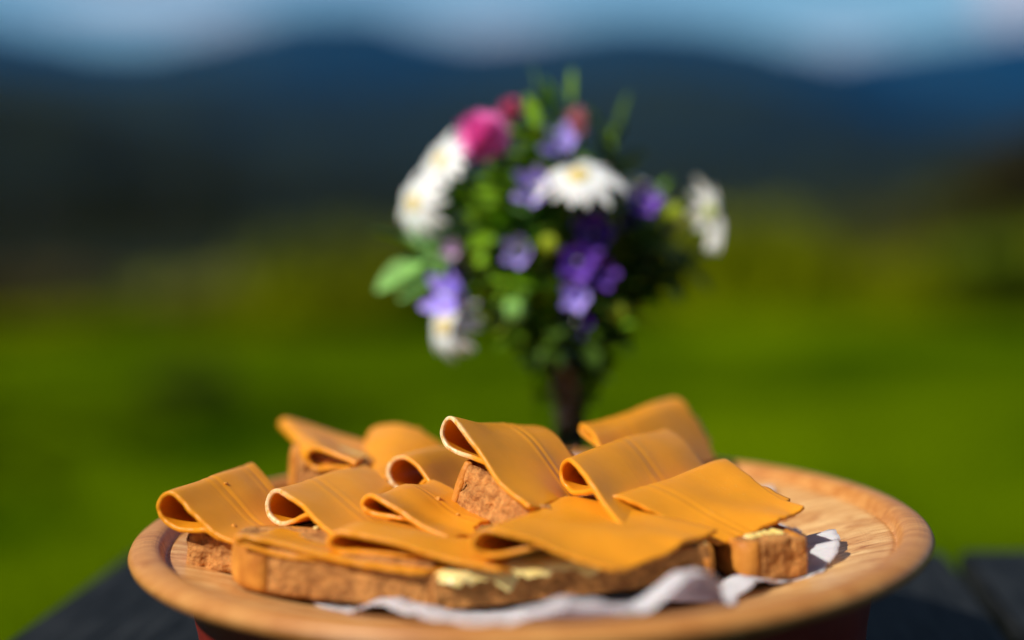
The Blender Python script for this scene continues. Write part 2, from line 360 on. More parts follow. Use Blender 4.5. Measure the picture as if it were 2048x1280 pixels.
def sp_tall(R_, n):
    t = (R_.random(n) - .5) * 1.1; r = 10.6 + 0.5 * np.sin(t * 13) + np.interp(t, [-.3, -.15, 0], [3.5, 7, 9]) * R_.random(n) ** 1.6
    return r * np.sin(t), CAM.y + r * np.cos(t)
blades('tall_grass', 42000, sp_tall, (0.16, 0.50), 0.018, M_TALL, 'unmown yellow green meadow grass along the lawn edge', 4)

def leafy(mb, c, rad, n, size, seed, squash=1.0):
    R_ = random.Random(seed)
    for _ in range(n):
        while True:
            p = Vector((R_.uniform(-1, 1), R_.uniform(-1, 1), R_.uniform(-1, 1)))
            if 0.25 < p.length < 1: break
        q = p * (0.75 + 0.35 * noise.noise(p * 2.3 + Vector((seed, 0, 0))))
        q = Vector((q.x * rad[0], q.y * rad[1], q.z * rad[2])) + Vector(c)
        d = Vector((R_.gauss(0, 1), R_.gauss(0, 1), R_.gauss(0, .6))).normalized(); s = size * R_.uniform(.6, 1.3)
        e = d.orthogonal().normalized(); e = Quaternion(d, R_.uniform(0, 6.3)) @ e
        mb.add([q, q + d * s * .5 + e * s * .28, q + d * s, q + d * s * .5 - e * s * .28], [(0, 1, 2, 3)])
def shrub(name, label, cat, px, ybase_D, h, w, col1, col2, seed, group, leaf=0.07, n=1600, lift=0.0):
    g = at(px, 700, ybase_D); c = Vector((g.x, ybase_D + CAM.y, GZ))
    e = thing(name, label, cat, c, group)
    mt = mat(name + '_leaves', col1, 0.6, Specular_IOR_Level=0.2); noisy(mt, col1, col2, 2.5, 0.3, 0.7)
    mb = MB(); R_ = random.Random(seed)
    for i in range(5):
        a = R_.uniform(0, 6.28); q = Vector((math.cos(a) * w * .28, math.sin(a) * w * .2, h * R_.uniform(.38, .62)))
        leafy(mb, q, (w * .36, w * .3, h * .42), n // 5, leaf, seed * 7 + i)
    mb.build('crown', mt, e)
    st = MB()
    for i in range(6):
        a = R_.uniform(0, 6.28)
        st.tube(cr([(0, 0, -.03), (math.cos(a) * w * .1, math.sin(a) * w * .1, h * .35), (math.cos(a) * w * .3, math.sin(a) * w * .25, h * .75)], 7), .02 * h, .005 * h, 5)
    st.build('trunk', M_BARK, e)
    return e
M_BARK = mat('bark', (0.07, 0.045, 0.03), 0.9); noisy(M_BARK, (0.04, 0.025, 0.018), (0.12, 0.09, 0.06), 20, bump=.5)
SG = 'shrubs along the lawn edge'
for i, a in enumerate([
    ('shrub', 'low pale yellow green shrub left of the bouquet at the lawn edge', 'shrub', 405, 11.6, 0.36, 0.8, (0.16, 0.19, 0.01), (0.36, 0.34, 0.04), 1),
    ('shrub', 'olive green shrub just left of the bouquet', 'shrub', 640, 13.0, 0.74, 1.3, (0.05, 0.075, 0.001), (0.20, 0.23, 0.003), 2),
    ('shrub', 'bright yellow green shrub to the right of the bouquet', 'shrub', 1490, 12.5, 0.80, 0.95, (0.10, 0.14, 0.001), (0.34, 0.36, 0.004), 3),
    ('shrub', 'dark green shrub filling the right edge behind the lawn', 'shrub', 1790, 14.0, 0.95, 1.6, (0.02, 0.028, 0.001), (0.12, 0.12, 0.002), 4),
    ('shrub', 'fresh green shrub in front of the tall dark bush at right', 'shrub', 1980, 11.6, 0.50, 0.9, (0.07, 0.13, 0.001), (0.20, 0.27, 0.003), 5),
    ('shrub', 'dull brown green shrub at the far left of the lawn edge', 'shrub', 60, 12.2, 0.42, 1.4, (0.045, 0.03, 0.004), (0.10, 0.075, 0.01), 6),
    ('shrub', 'low olive shrub directly behind the bouquet', 'shrub', 1150, 14.0, 0.40, 1.2, (0.05, 0.07, 0.001), (0.16, 0.18, 0.002), 8),
]):
    shrub(*a, SG, n=1500)
shrub('dark_clump', 'small very dark round leaf clump at the dark patch on the lawn', 'bush', 385, 7.1, 0.17, 0.42, (0.004, 0.012, 0.002), (0.012, 0.03, 0.004), 11, None, leaf=0.035, n=1800)  # small dark leaf mass for the dark patch on the lawn
def tree(px, D, h, w, label, seed, c1, c2):
    g = at(px, 400, D); c = Vector((g.x, D + CAM.y, GZ - 1.2))
    e = thing('leafy_tree', label, 'tree', c, 'trees beyond the meadow')
    mt = mat('tree_leaves', c1, 0.7, Specular_IOR_Level=0.15); noisy(mt, c1, c2, 0.8, 0.35, 0.7)
    mb = MB(); R_ = random.Random(seed)
    for i in range(9):
        a = i * 2.4; q = Vector((math.cos(a) * w * .3, math.sin(a) * w * .3, h * (.3 + .07 * i)))
        leafy(mb, q, (w * .3, w * .3, h * .2), 320, 0.16, seed * 11 + i)
    mb.build('crown', mt, e)
    st = MB(); st.tube(cr([(0, 0, -.5), (.05, 0, h * .4), (0, .05, h * .85)], 8), .03 * h, .006 * h, 8)
    for i in range(7):
        a = i * 2.4; z0 = h * (.25 + .07 * i)
        st.tube(cr([(0, 0, z0), (math.cos(a) * w * .2, math.sin(a) * w * .2, z0 + h * .1), (math.cos(a) * w * .38, math.sin(a) * w * .38, z0 + h * .14)], 6), .01 * h, .003 * h, 5)
    st.build('trunk', M_BARK, e)
tree(2090, 24.0, 3.0, 2.6, 'tall dark brown green bush beyond the meadow at right', 21, (0.014, 0.014, 0.003), (0.04, 0.032, 0.005))
tree(1990, 30.0, 2.6, 2.6, 'lower dark bush left of the tall one beyond the meadow', 22, (0.012, 0.014, 0.003), (0.035, 0.035, 0.005))
tree(60, 30.0, 2.3, 5.0, 'wide black green bush beyond the meadow at far left', 23, (0.005, 0.010, 0.003), (0.014, 0.020, 0.005))
tree(330, 36.0, 2.2, 4.0, 'low dark bush beyond the meadow behind the pale shrub', 24, (0.006, 0.011, 0.003), (0.016, 0.024, 0.005))

tree(-1819, 7.85, 5.6, 3.6, 'unseen leafy tree added farther off at left to shade the lawn edge', 33, (0.03, 0.05, 0.005), (0.07, 0.10, 0.01))  # out of view, put in so its shadow darkens the lawn edge
tree(-2915, 4.25, 5.4, 3.4, 'tall leafy tree left of the table that shades the near lawn', 31, (0.03, 0.05, 0.005), (0.07, 0.10, 0.01))

# ------------------------------------------------------------------ table
TD = Vector((0.10, 0.995, 0)).normalized(); TX = Vector((TD.y, -TD.x, 0)); TROT = math.atan2(-TD.x, TD.y)
corner = Vector((-0.272, 0.325, 0))
table = thing('picnic_table', 'black stained plank table under the wooden platter', 'table', (corner + TX * 0.36 - TD * 0.8) + Vector((0, 0, GZ)))
pw, gap, PL = 0.1335, 0.009, 1.7
for i in range(6):
    c = corner + TX * (pw / 2 + i * (pw + gap)) - TD * (PL / 2) - Vector((0, 0, 0.0175))
    mb = MB(); mb.box((0, 0, 0), (pw, PL, 0.035)); o = mb.build('plank', M_BLACK, table, False)
    bm = bmesh.new(); bm.from_mesh(o.data); bmesh.ops.bevel(bm, geom=bm.edges[:], offset=0.003, segments=2, affect='EDGES'); bm.to_mesh(o.data); bm.free()
    o.location = c - table.location + TD * (0.004 * math.sin(i * 2.1)); o.rotation_euler.z = TROT
for k in (0.25, 1.35):
    c = corner + TX * 0.42 - TD * k - Vector((0, 0, 0.0582))
    mb = MB(); mb.box(c - table.location, (0.78, 0.08, 0.045), TROT); mb.build('crossbeam', M_BLACK, table, False)
    for s in (0.06, 0.78):
        c = corner + TX * s - TD * (k + 0.062)
        mb = MB(); mb.box(Vector((c.x, c.y, (GZ - 0.0605) / 2)) - table.location, (0.07, 0.045, -GZ - 0.0605), TROT); mb.build('leg', M_BLACK, table, False)

# ------------------------------------------------------------------ wooden platter
PC = Vector((0.008, 0.0, 0.0)); RIM = 0.09
platter = thing('wooden_platter', 'round turned wooden platter with red painted underside holding the open sandwiches', 'platter', PC - Vector((0.0015, 0, 0)))
def dish_z(r):
    if r < 0.10: return 0.0705
    if r < 0.174: return 0.0705 + 0.0130 * smooth(0.11, 0.182, r)
    return 0.0830
prof = [(0.0001, 0.0705), (0.05, 0.0705), (0.10, 0.0705)] + [(r, dish_z(r)) for r in np.linspace(0.105, 0.1725, 14)]
prof += [(0.1738, 0.0830), (0.1746, 0.0822), (0.1756, 0.0828), (0.1768, 0.0862), (0.1785, 0.0884), (0.1810, 0.0894), (0.1850, 0.0894), (0.1890, 0.0884), (0.1915, 0.0865),
         (0.1924, 0.0845), (0.1918, 0.0825), (0.1898, 0.0806), (0.1865, 0.0794), (0.1835, 0.0790), (0.1825, 0.0778), (0.1805, 0.0772), (0.177, 0.0764), (0.174, 0.0752), (0.1710, 0.0735), (0.1680, 0.0715), (0.1665, 0.0700), (0.164, 0.0698)]
mb = MB(); mb.lathe(prof, seg=160); mb.build('dish', M_WOOD, platter)
prof = [(0.1655, 0.0705), (0.1650, 0.067), (0.1645, 0.062), (0.1635, 0.054), (0.162, 0.046), (0.1610, 0.036), (0.1590, 0.029), (0.1580, 0.026), (0.1605, 0.0245), (0.1610, 0.0205), (0.1575, 0.018), (0.152, 0.009), (0.147, 0.001), (0.146, 0.0003), (0.12, 0.0003), (0.0001, 0.0005)]
mb = MB(); mb.lathe(prof, seg=128); mb.build('painted_base', M_RED, platter)

# ------------------------------------------------------------------ paper doily with ruffled edge
rows = []
NT = 900
for i in range(46):
    k = i / 45; row = []
    for j in range(NT):
        t = 2 * math.pi * j / NT
        px_front = smooth(0.25, 0.9, -math.sin(t))         # front side of the plate
        R0 = 0.131 + 0.035 * math.exp(-((math.degrees(t) - 276) / 26) ** 4) + 0.030 * math.exp(-((math.degrees(t) - 104) / 34) ** 4) + 0.026 * math.exp(-((math.degrees(t) - 34) / 5) ** 2) + 0.014 * math.exp(-((math.degrees(t) - 342) / 16) ** 4) + 0.004 * noise.noise(Vector((math.cos(t) * 3, math.sin(t) * 3, 1)))
        R0 += 0.0028 * abs(math.sin(t * 21))
        r = R0 * k
        rf = smooth(0.62, 1.0, k)
        z = dish_z(r) + 0.0012
        wv = 0.5 + 0.5 * math.sin(t * 15 + 1.3 * math.sin(t * 5)); wv2 = noise.noise(Vector((math.cos(t) * 5, math.sin(t) * 5, 7))) * .5 + .5
        z += rf * ((0.007 + 0.006 * px_front) * wv * wv2 + 0.0018 * abs(math.sin(t * 42)) * wv2 * (1 - px_front))
        # lifted fold at front right
        z += 0.012 * rf * math.exp(-((t - math.radians(293)) / 0.14) ** 2)
        z += 0.006 * rf * abs(math.sin(t * 13)) * math.exp(-((math.degrees(t) - 345) / 14) ** 4)
        z += 0.009 * rf * math.exp(-((math.degrees(t) - 104) / 34) ** 4)
        z += 0.0055 * rf * math.exp(-((math.degrees(t) - 272) / 24) ** 4)
        if z < dish_z(r) + 0.0012: z = dish_z(r) + 0.0012
        lip = smooth(.93, 1.0, k) * (px_front * .9 + .1); z -= lip * .0030; r += lip * .0020
        z += rf * (.0011 * noise.noise(Vector((math.cos(t) * 22, math.sin(t) * 22, k * 9))) + .0007 * noise.noise(Vector((math.cos(t) * 60, math.sin(t) * 60, k * 20)))); r += rf * .0012 * noise.noise(Vector((math.cos(t) * 30, math.sin(t) * 30, 4)))
        z = max(z, dish_z(min(r, .1735)) + .0009)
        x_, y_ = r * math.cos(t) + PC.x, r * math.sin(t) + PC.y
        row.append((x_ - PC.x, y_ - PC.y, z))
    rows.append(row)
mb = MB(); mb.grid(rows, closed=True)
doily = mb.build('paper_doily', M_PAPER); doily.location = PC
md = doily.modifiers.new('thick', 'SOLIDIFY'); md.thickness = 0.0004; md.offset = 1
tag(doily, 'white paper doily with a ruffled scalloped edge under the bread', 'doily')

# ------------------------------------------------------------------ bread
def bread(P, Q, depth, H, label, rc=0.010, corner=True, rough=1.0, roll=0.0, butter=None, seed=1, power=2.6, arc_skew=0.0):
    P, Q = Vector(P), Vector(Q); L = (Q - P).length; u = (Q - P).normalized()
    v = Vector((0, 0, 1)).cross(u).normalized(); v = Quaternion(u, roll) @ v; n = u.cross(v)
    e = thing('bread_slice', label, 'bread', P, 'bread slices under the cheese')
    e.rotation_mode = 'QUATERNION'; e.rotation_quaternion = Matrix((u, v, n)).transposed().to_quaternion()
    # outline: (point, is_crust)
    out = []
    nf = 54
    for k in range(nf): out.append((Vector((rc + (L - rc) * k / nf, 0, 0)), 0))
    na = 70
    for k in range(na + 1):
        a = math.pi * k / na; c, s = math.cos(a), math.sin(a)
        x = L / 2 + L / 2 * math.copysign(abs(c) ** (2 / power), c); y = rc + (depth - rc) * abs(s) ** (2 / power)
        if k == 0: y = rc * .35
        out.append((Vector((x, y, 0)), 1))
    for k in range(1, 9):
        a = math.pi / 2 * k / 9; out.append((Vector((rc - rc * math.cos(a), rc - rc * math.sin(a), 0)), 1 if corner else 0))
    cen = Vector((L / 2, depth * .42, 0)); n_o = len(out); so = Vector((seed * 3.7, 0, 0))
    nv = 12; rows = []
    cap = [0.15, 0.4, 0.62, 0.8, 0.9, 0.955]
    prof_ = [(c, 0.0) for c in cap] + [(1 - 0.012 * (1 if i in (0, nv) else 0), H * i / nv) for i in range(nv + 1)] + [(c, H) for c in reversed(cap)]
    for sc, z in prof_:
        row = []
        for p, cr_ in out:
            q = cen + (p - cen) * sc; q.z = z
            w = q * 60 + so
            a1 = noise.noise(w) * .0014 - .0016 * max(0, noise.noise(w * 3.0 + so) - .15) * 3 + noise.noise(w * 3.1) * .0011 + noise.noise(w * 8.0) * .0007
            a1 *= rough; d = (p - cen).normalized()
            if cr_: q += d * (a1 * .15 - .0012)
            elif sc > .95: q += Vector((0, -1, 0)) * (a1 * 1.25 + .0004 * noise.noise(w * 17))
            if z >= H * .99 or z <= 0: q.z += (noise.noise(w * 1.3) * .0013 + noise.noise(w * 5) * .0006) * (1 if z > 0 else 0)
            row.append(q)
        rows.append(row)
    mb = MB(); mb.grid(rows, closed=True); mb.f.append(tuple(range(n_o))[::-1]); b = len(mb.v) - n_o; mb.f.append(tuple(b + i for i in range(n_o)))
    mb.build('crumb', M_CRUMB, e)
    arc = [p for p, c in out if c]; rows = []
    sec = [(-.0045, .0010), (-.0004, .0), (.0008, .0012), (.0014, H * .22), (.0017, H * .5), (.0014, H * .78), (.0008, H - .0010), (-.0004, H + .0004), (-.0045, H - .0014)]
    for k, p in enumerate(arc):
        d = (arc[min(k + 1, len(arc) - 1)] - arc[max(k - 1, 0)]).normalized(); nn = Vector((d.y, -d.x, 0))
        f = min(1, k / 3, (len(arc) - 1 - k) / 3)
        rows.append([p + nn * (a * (0.8 + .2 * f) - .0013 * (1 - f) + .0005 * noise.noise(Vector((p.x * 90, p.y * 90, z * 60)) + so)) + Vector((0, 0, z)) for a, z in sec])
    mb = MB(); mb.grid(rows, closed=True); k_ = len(sec); mb.f.append(tuple(range(k_))[::-1]); b0 = len(mb.v) - k_; mb.f.append(tuple(b0 + i for i in range(k_))); mb.build('crust', M_CRUST, e)
    if butter:
        sc0, ov, th = butter; rows = []
        for sc in (0.1, .35, .6, .8, .92, .97, 1.0):
            row = []
            for p, cr_ in out:
                w = p * 120 + so; q = cen + (p - cen) * (sc * sc0)
                ovu = smooth(-.05, .08, p.x / L) * (1 - smooth(.62, .78, p.x / L)) if ov > .002 else 1
                if not cr_ : q.y += (.004 if ov > .002 else 0) * (1 - ovu) * sc - ov * ovu * sc ** 3 * (0.45 + 1.0 * abs(noise.noise(w * .45)))
                q.z = H + (th * (1 - sc ** 6) + .0009 * noise.noise(w * 1.7)) - (0.0015 if sc == 1.0 else 0) + .0004
                if sc == 1.0 and not cr_ and ov > 0: q.z -= ov * ovu * (.12 + .9 * max(0, noise.noise(w * .7 + so) + .05) + .5 * max(0, noise.noise(w * 1.9 + so)))
                row.append(q)
            rows.append(row)
        mb = MB(); mb.grid(rows, closed=True); b = 0; mb.f.append(tuple(range(n_o))[::-1])
        mb.build('butter', M_BUT, e)
    return e
FZ = 0.0735
bread((-0.155, -0.045, 0.0795), (-0.090, -0.066, 0.0765), 0.075, 0.0165, 'rough brown end of bread at the left rim under the leftmost cheese roll', rc=0.004, seed=1, corner=False)
bread((-0.131, -0.088, 0.0805), (-0.036, -0.104, 0.0730), 0.042, 0.0205, 'front left bread slice with a round orange crust corner', rc=0.026, seed=2, rough=.28)
bread((-0.036, -0.1065, 0.0735), (0.086, -0.090, 0.0800), 0.055, 0.0155, 'front bread slice with pale butter smeared over its edge', rc=0.002, corner=False, rough=.5, seed=3, butter=(0.99, .0095, .0024))
bread((0.099, -0.084, 0.0760), (0.129, -0.074, 0.0765), 0.075, 0.0180, 'right hand bread slice with butter on top beside the blue shaded doily', rc=0.010, rough=.35, seed=4, butter=(0.66, .000, .0006), power=3)
bread((-0.033, -0.030, 0.1015), (0.013, -0.077, 0.0815), 0.060, 0.0250, 'middle bread slice on top of the pile under the central cheese roll', rc=0.0045, seed=5, roll=-.2)
bread((-0.125, 0.075, 0.0890), (-0.083, 0.0483, 0.0814), 0.020, 0.0270, 'back left bread slice with pale buttered top', rc=0.008, seed=6, butter=(0.86, .000, .0008), roll=.05)
bread((-0.088, -0.040, 0.0745), (-0.022, -0.060, 0.0745), 0.070, 0.0215, 'bread slice mostly covered, lying under the two middle left cheese rolls', rc=0.008, seed=7)
bread((0.026, -0.046, 0.0745), (0.090, -0.056, 0.0745), 0.070, 0.0220, 'bread slice mostly covered, lying under the right middle cheese roll', rc=0.008, seed=8)
bread((-0.066, 0.032, 0.0745), (0.005, 0.022, 0.0745), 0.070, 0.0240, 'bread slice mostly covered, lying under the back middle cheese rolls', rc=0.008, seed=9)
bread((0.030, 0.050, 0.0755), (0.096, 0.032, 0.0755), 0.070, 0.0195, 'bread slice mostly covered, lying under the back right cheese slice', rc=0.008, seed=10)

# ------------------------------------------------------------------ cheese slices
def cheese(label, N0, N1, F0, F1, hn, hf, low=(0.75, 0.75), mid=(0.30, 0.30), fat=0.62, join=0.42, ridges=(), dry=False, ramp=0.30, th=0.0021, wav=0.0, seed=0, endwav=0.002):
    P = [at(*p) for p in (N0, N1, F0, F1)]
    nS, U = 110, []
    x = 0.0
    while x < 1.0:
        U.append(x); near = min([abs(x - r) for r in ridges] + [9]); x += 0.004 if near < 0.17 else 0.02
    U.append(1.0)
    def profile(A, B, h, lw, md):
        T = Vector((B.x - A.x, B.y - A.y, 0)); Sx = T.length; T.normalize(); dz = B.z - A.z
        def up_(k):
            q = [(0, 0), (.28, .32), (.62, .76), (1, 1)]
            for (a0, b0), (a1, b1) in zip(q, q[1:]):
                if k <= a1: return (b0 + (b1 - b0) * (k - a0) / (a1 - a0)) * dz + md * h * math.sin(math.pi * k)
        je = up_(join) - th * 1.3
        low_ = [(Sx * lw, up_(lw) - th * 1.15), (Sx * (join + (lw - join) * .5), up_(join + (lw - join) * .5) - th * 1.15)] if lw > join + .1 else []
        pts = low_ + [(Sx * join, je), (Sx * join * .5, min(-h + (je + h) * .35, up_(join * .5) - th * 2.2)), (0.02 * h, -h), (-fat * h * .72, -h * .82), (-fat * h, -h * .48),
               (-fat * h * .70, -h * .13), (0, 0), (Sx * .28, up_(.28)), (Sx * .62, up_(.62)), (Sx, dz)]
        c = cr([Vector((a, b, 0)) for a, b in pts], nS)
        return [A + T * q.x + Vector((0, 0, q.y)) for q in c]
    cn, cf = profile(P[0], P[1], hn, low[0], mid[0]), profile(P[2], P[3], hf, low[1], mid[1])
    rows = []
    for i, (a, b) in enumerate(zip(cn, cf)):
        s = i / (nS - 1); row = []
        for uu in U:
            ee = endwav * ((s > .5) * (s - .5) * 2) ** 6 if s > .5 else 0
            q = a.lerp(b, uu)
            q = q + (P[2] - P[0]).normalized() * (.0055 * max(0, 1 - s / .40))
            q = q + Vector((noise.noise(Vector((uu * 3, s * 2, seed))) * .0014, noise.noise(Vector((uu * 3, s * 2, seed + 9))) * .0014, noise.noise(Vector((uu * 2.2, s * 3, seed + 5))) * (.0022 + wav)))
            ax_ = (P[2] - P[0]).normalized(); e4 = (2 * uu - 1) ** 4
            q += ax_ * (e4 * (.0009 * noise.noise(Vector((s * 9, uu, seed + 2))) + .0006 * noise.noise(Vector((s * 26, uu, seed + 2)))))
            if s > .9 or s < .1:
                k9 = ((s - .9) / .1 if s > .9 else (.1 - s) / .1) ** 2; tt = (b - a).normalized(); dirn = (cf[-1] - cf[-4]).normalized() if s > .9 else (cf[0] - cf[3]).normalized()
                q += dirn * k9 * (.0022 * noise.noise(Vector((uu * 4, 3, seed))) + .0010 * noise.noise(Vector((uu * 17, 3, seed))) - .0022 * max(0, abs(2 * uu - 1) - .85) / .15)
            q.z += ee * noise.noise(Vector((uu * 4, seed, 1)))
            row.append(q)
        rows.append(row)
    # normals and ridge offset
    nr_, nc = len(rows), len(U); G = np.array([[tuple(p) for p in r] for r in rows])
    ds = np.gradient(G, axis=0); du = np.gradient(G, axis=1); nrm = np.cross(du, ds); nrm /= np.maximum(1e-12, np.linalg.norm(nrm, axis=2, keepdims=True))
    off = np.zeros(nc)
    for r in ridges:
        k = (np.array(U) - r)
        off += 0.00050 * np.exp(-(k / .026) ** 2) - 0.00030 * np.exp(-((k - .050) / .018) ** 2) + 0.00036 * np.exp(-((k - .090) / .024) ** 2)
    off *= ramp
    sgn = 1.0
    mid_i = int(nr_ * .9)
    if nrm[mid_i, nc // 2, 2] < 0: sgn = -1.0
    # outer side of the fold is up on the upper flap
    thm = np.array([[1 + .28 * noise.noise(Vector((uu * 2.5, i_ * .03, seed + 3))) for uu in U] for i_ in range(nr_)])[:, :, None]
    half = nrm * sgn * (th / 2) * thm
    top = G + half + nrm * sgn * off[None, :, None]; bot = G - half + nrm * sgn * off[None, :, None] * .3
    # rounded rim: ring of boundary points
    V = np.concatenate([top.reshape(-1, 3), bot.reshape(-1, 3)]); nT = nr_ * nc; F = []
    for i in range(nr_ - 1):
        for j in range(nc - 1):
            a = i * nc + j; f = (a, a + 1, a + nc + 1, a + nc); F.append(f if sgn > 0 else f[::-1]); g = tuple(x + nT for x in f); F.append(g[::-1] if sgn > 0 else g)
    bd = [(0, j) for j in range(nc)] + [(i, nc - 1) for i in range(1, nr_)] + [(nr_ - 1, j) for j in range(nc - 2, -1, -1)] + [(i, 0) for i in range(nr_ - 2, 0, -1)]
    uv = [(U[j], i / nr_) for i in range(nr_) for j in range(nc)] * 2
    ex = []
    Vl = [tuple(v) for v in V]; ring = []
    for (i, j) in bd:
        o_ = np.zeros(3)
        if j == 0: o_ -= du[i, j] / np.linalg.norm(du[i, j])
        if j == nc - 1: o_ += du[i, j] / np.linalg.norm(du[i, j])
        if i == 0: o_ -= ds[i, j] / np.linalg.norm(ds[i, j])
        if i == nr_ - 1: o_ += ds[i, j] / np.linalg.norm(ds[i, j])
        o_ /= np.linalg.norm(o_); jit = 1 + .35 * noise.noise(Vector(G[i, j]) * 700)
        b0 = len(Vl)
        for kk, (aa, bb) in enumerate(((.75, .78), (1.0, 0.0), (.75, -.78))):
            Vl.append(tuple(G[i, j] + nrm[i, j] * sgn * (bb * th / 2 * .9) + o_ * th * .17 * aa * jit)); uv.append((U[j], i / nr_))
        ring.append((i * nc + j, b0, b0 + 1, b0 + 2, nT + i * nc + j))
    for k in range(len(ring)):
        A, B = ring[k], ring[(k + 1) % len(ring)]
        for q in range(4):
            f = (A[q], A[q + 1], B[q + 1], B[q]); F.append(f if sgn > 0 else f[::-1])
    o = obj('cheese_slice', Vl, F, M_CHD if dry else M_CH, None, True, uv)
    c = (P[0] + P[1] + P[2] + P[3]) / 4
    o.data.transform(Matrix.Translation(-c)); o.location = c
    tag(o, label, 'cheese', 'brown cheese slices folded on the bread')
    return o
cheese('leftmost folded cheese slice with wide dark opening above the left rim', (347, 990, .70), (485, 1094, .68), (508, 931, .775), (610, 1040, .735), .0155, .014, ridges=(.42, .86), mid=(-.1, .0), seed=1)
cheese('folded cheese slice with a pale dried edge, second roll from the left', (557, 979, .71), (690, 1088, .67), (733, 932, .785), (850, 1035, .735), .0165, .015, ridges=(.36,), dry=True, mid=(.10, .10), seed=2)
cheese('small flattened cheese slice with a dark dimple in front of the middle bread', (746, 994, .69), (900, 1080, .665), (872, 967, .745), (1002, 1040, .71), .0085, .008, ridges=(.55,), mid=(.15, .2), seed=3, wav=.001, fat=.8)
cheese('topmost cheese roll in the centre with a pale crimped edge and twin ridges', (905, 842, .72), (1062, 1020, .675), (1074, 855, .785), (1200, 1000, .735), .0145, .016, ridges=(.62,), dry=True, ramp=0.6, mid=(.12, .55), seed=4)
cheese('cheese roll with a large dark mouth just behind the central roll', (808, 915, .76), (900, 1010, .74), (925, 884, .83), (1005, 975, .80), .0185, .018, dry=True, mid=(.2, .2), seed=5)
cheese('smooth rounded cheese fold, no mouth visible, left of the large dark mouth', (735, 950, .79), (835, 1010, .77), (772, 849, .865), (905, 905, .845), .018, .021, mid=(.25, .25), ridges=(.6,), seed=6)
cheese('back left cheese slice folded flat over the pale buttered bread', (640, 899, .80), (718, 930, .785), (574, 840, .885), (755, 890, .865), .0110, .006, mid=(.15, .1), join=.95, seed=7, low=(.9, .8), fat=.8)
cheese('right middle cheese roll with an open bright mouth and twin ridges', (1142, 920, .705), (1250, 1060, .665), (1335, 862, .80), (1450, 990, .76), .0155, .015, ridges=(.50,), mid=(.15, .35), seed=8)
cheese('large upright cheese slice at the back right, tallest on that side', (1165, 851, .80), (1235, 965, .76), (1352, 799, .885), (1432, 925, .855), .004, .016, mid=(1.2, .6), seed=9, ridges=(.3,), low=(.8, .8))
cheese('broad bright cheese slice at the right ending in a pointed corner', (1238, 1000, .69), (1440, 1092, .675), (1455, 926, .75), (1614, 1018, .70), .013, .014, mid=(.2, .0), ridges=(.25,), seed=10)
cheese('blurred front cheese slice with a shallow mouth above the smeared butter', (978, 1052, .64), (1240, 1142, .628), (1146, 994, .705), (1442, 1062, .67), 0.0130, .014, mid=(.10, .05), wav=.0018, seed=11)
cheese('front middle cheese slice with a flat black mouth', (690, 1062, .655), (1005, 1142, .635), (850, 1028, .715), (1080, 1085, .69), .0105, .009, mid=(.12, .15), seed=12, low=(.55, .6), join=.55, fat=.8, wav=.0014)
cheese('thin flat cheese slice lowest at the front left, under the slice with the black mouth', (484, 1072, .660), (830, 1146, .642), (628, 1054, .725), (1040, 1125, .665), .0035, .0045, mid=(.0, .1), seed=13, low=(.9, .9))

# small bits
M_BIT = mat('toasted_bit', (0.16, 0.06, 0.02), 0.7); noisy(M_BIT, (0.05, 0.018, 0.008), (0.38, 0.2, 0.08), 400, bump=.6)
mb = MB()
a, b = at(1132, 906, .775), at(1153, 886, .78)
for k in range(5):
    o_ = Vector((0, rng.uniform(-.0008, .0008), rng.uniform(-.0014, .0014)))
    mb.tube([a + o_ * .4, a.lerp(b, .5) + o_ * .7, b + o_ * 1.3], .0006, .0004, 5)
tw = mb.build('splinter', M_BIT); tag(tw, 'tiny dark splintered crust bit sticking up behind the central roll', 'crumb')
M_CRB = mat('cheese_crumb', (0.68, 0.28, 0.03), 0.6)
def crumb(px, py, D, s, label, mt):
    bm = bmesh.new(); bmesh.ops.create_icosphere(bm, subdivisions=2, radius=s)
    for v in bm.verts: v.co *= 1 + .9 * noise.noise(v.co * (1.0 / s) + Vector((px, 0, 0)))
    me = bpy.data.meshes.new('crumb'); bm.to_mesh(me); bm.free(); me.materials.append(mt)
    o = bpy.data.objects.new('crumb', me); COL.objects.link(o); o.location = at(px, py, D)
    tag(o, label, 'crumb', 'crumbs lying on the cheese')
CRUMBS = [(875, 998, .683, .0013, 'round crumb on the small flattened cheese slice', M_CRB), (452, 968, .728, .0010, 'tiny crumb on top of the leftmost cheese roll', M_CRB),
          (632, 1058, .672, .0013, 'yellow crumb inside the mouth of the second roll', M_BUT), (468, 1052, .684, .0012, 'pale crumb low on the leftmost cheese roll', M_CRB),
          (915, 1030, .70, .0009, 'crumb at the foot of the middle bread slice', M_CRB)]

# ------------------------------------------------------------------ vase and flowers
VC = Vector((0.0335, 0.25, 0.0))
M_GLASS = mat('clear_glass', (0.92, 0.97, 0.95), 0.02, Transmission_Weight=1.0, IOR=1.46)
vase = thing('glass_vase', 'narrow clear glass vase full of dark stems behind the platter', 'vase', VC)
mb = MB(); VH = 0.146
outer = [(0.0001, 0.0), (0.0180, 0.0), (0.0192, 0.002), (0.0188, 0.05), (0.0192, 0.10), (0.0202, 0.13), (0.0212, VH - .001), (0.0208, VH)]
inner = [(0.0196, VH - .001), (0.0186, 0.13), (0.0174, 0.10), (0.0170, 0.05), (0.0170, 0.012), (0.0160, 0.009), (0.0001, 0.008)]
mb.lathe(outer + inner, seg=64); mb.build('glass', M_GLASS, vase)

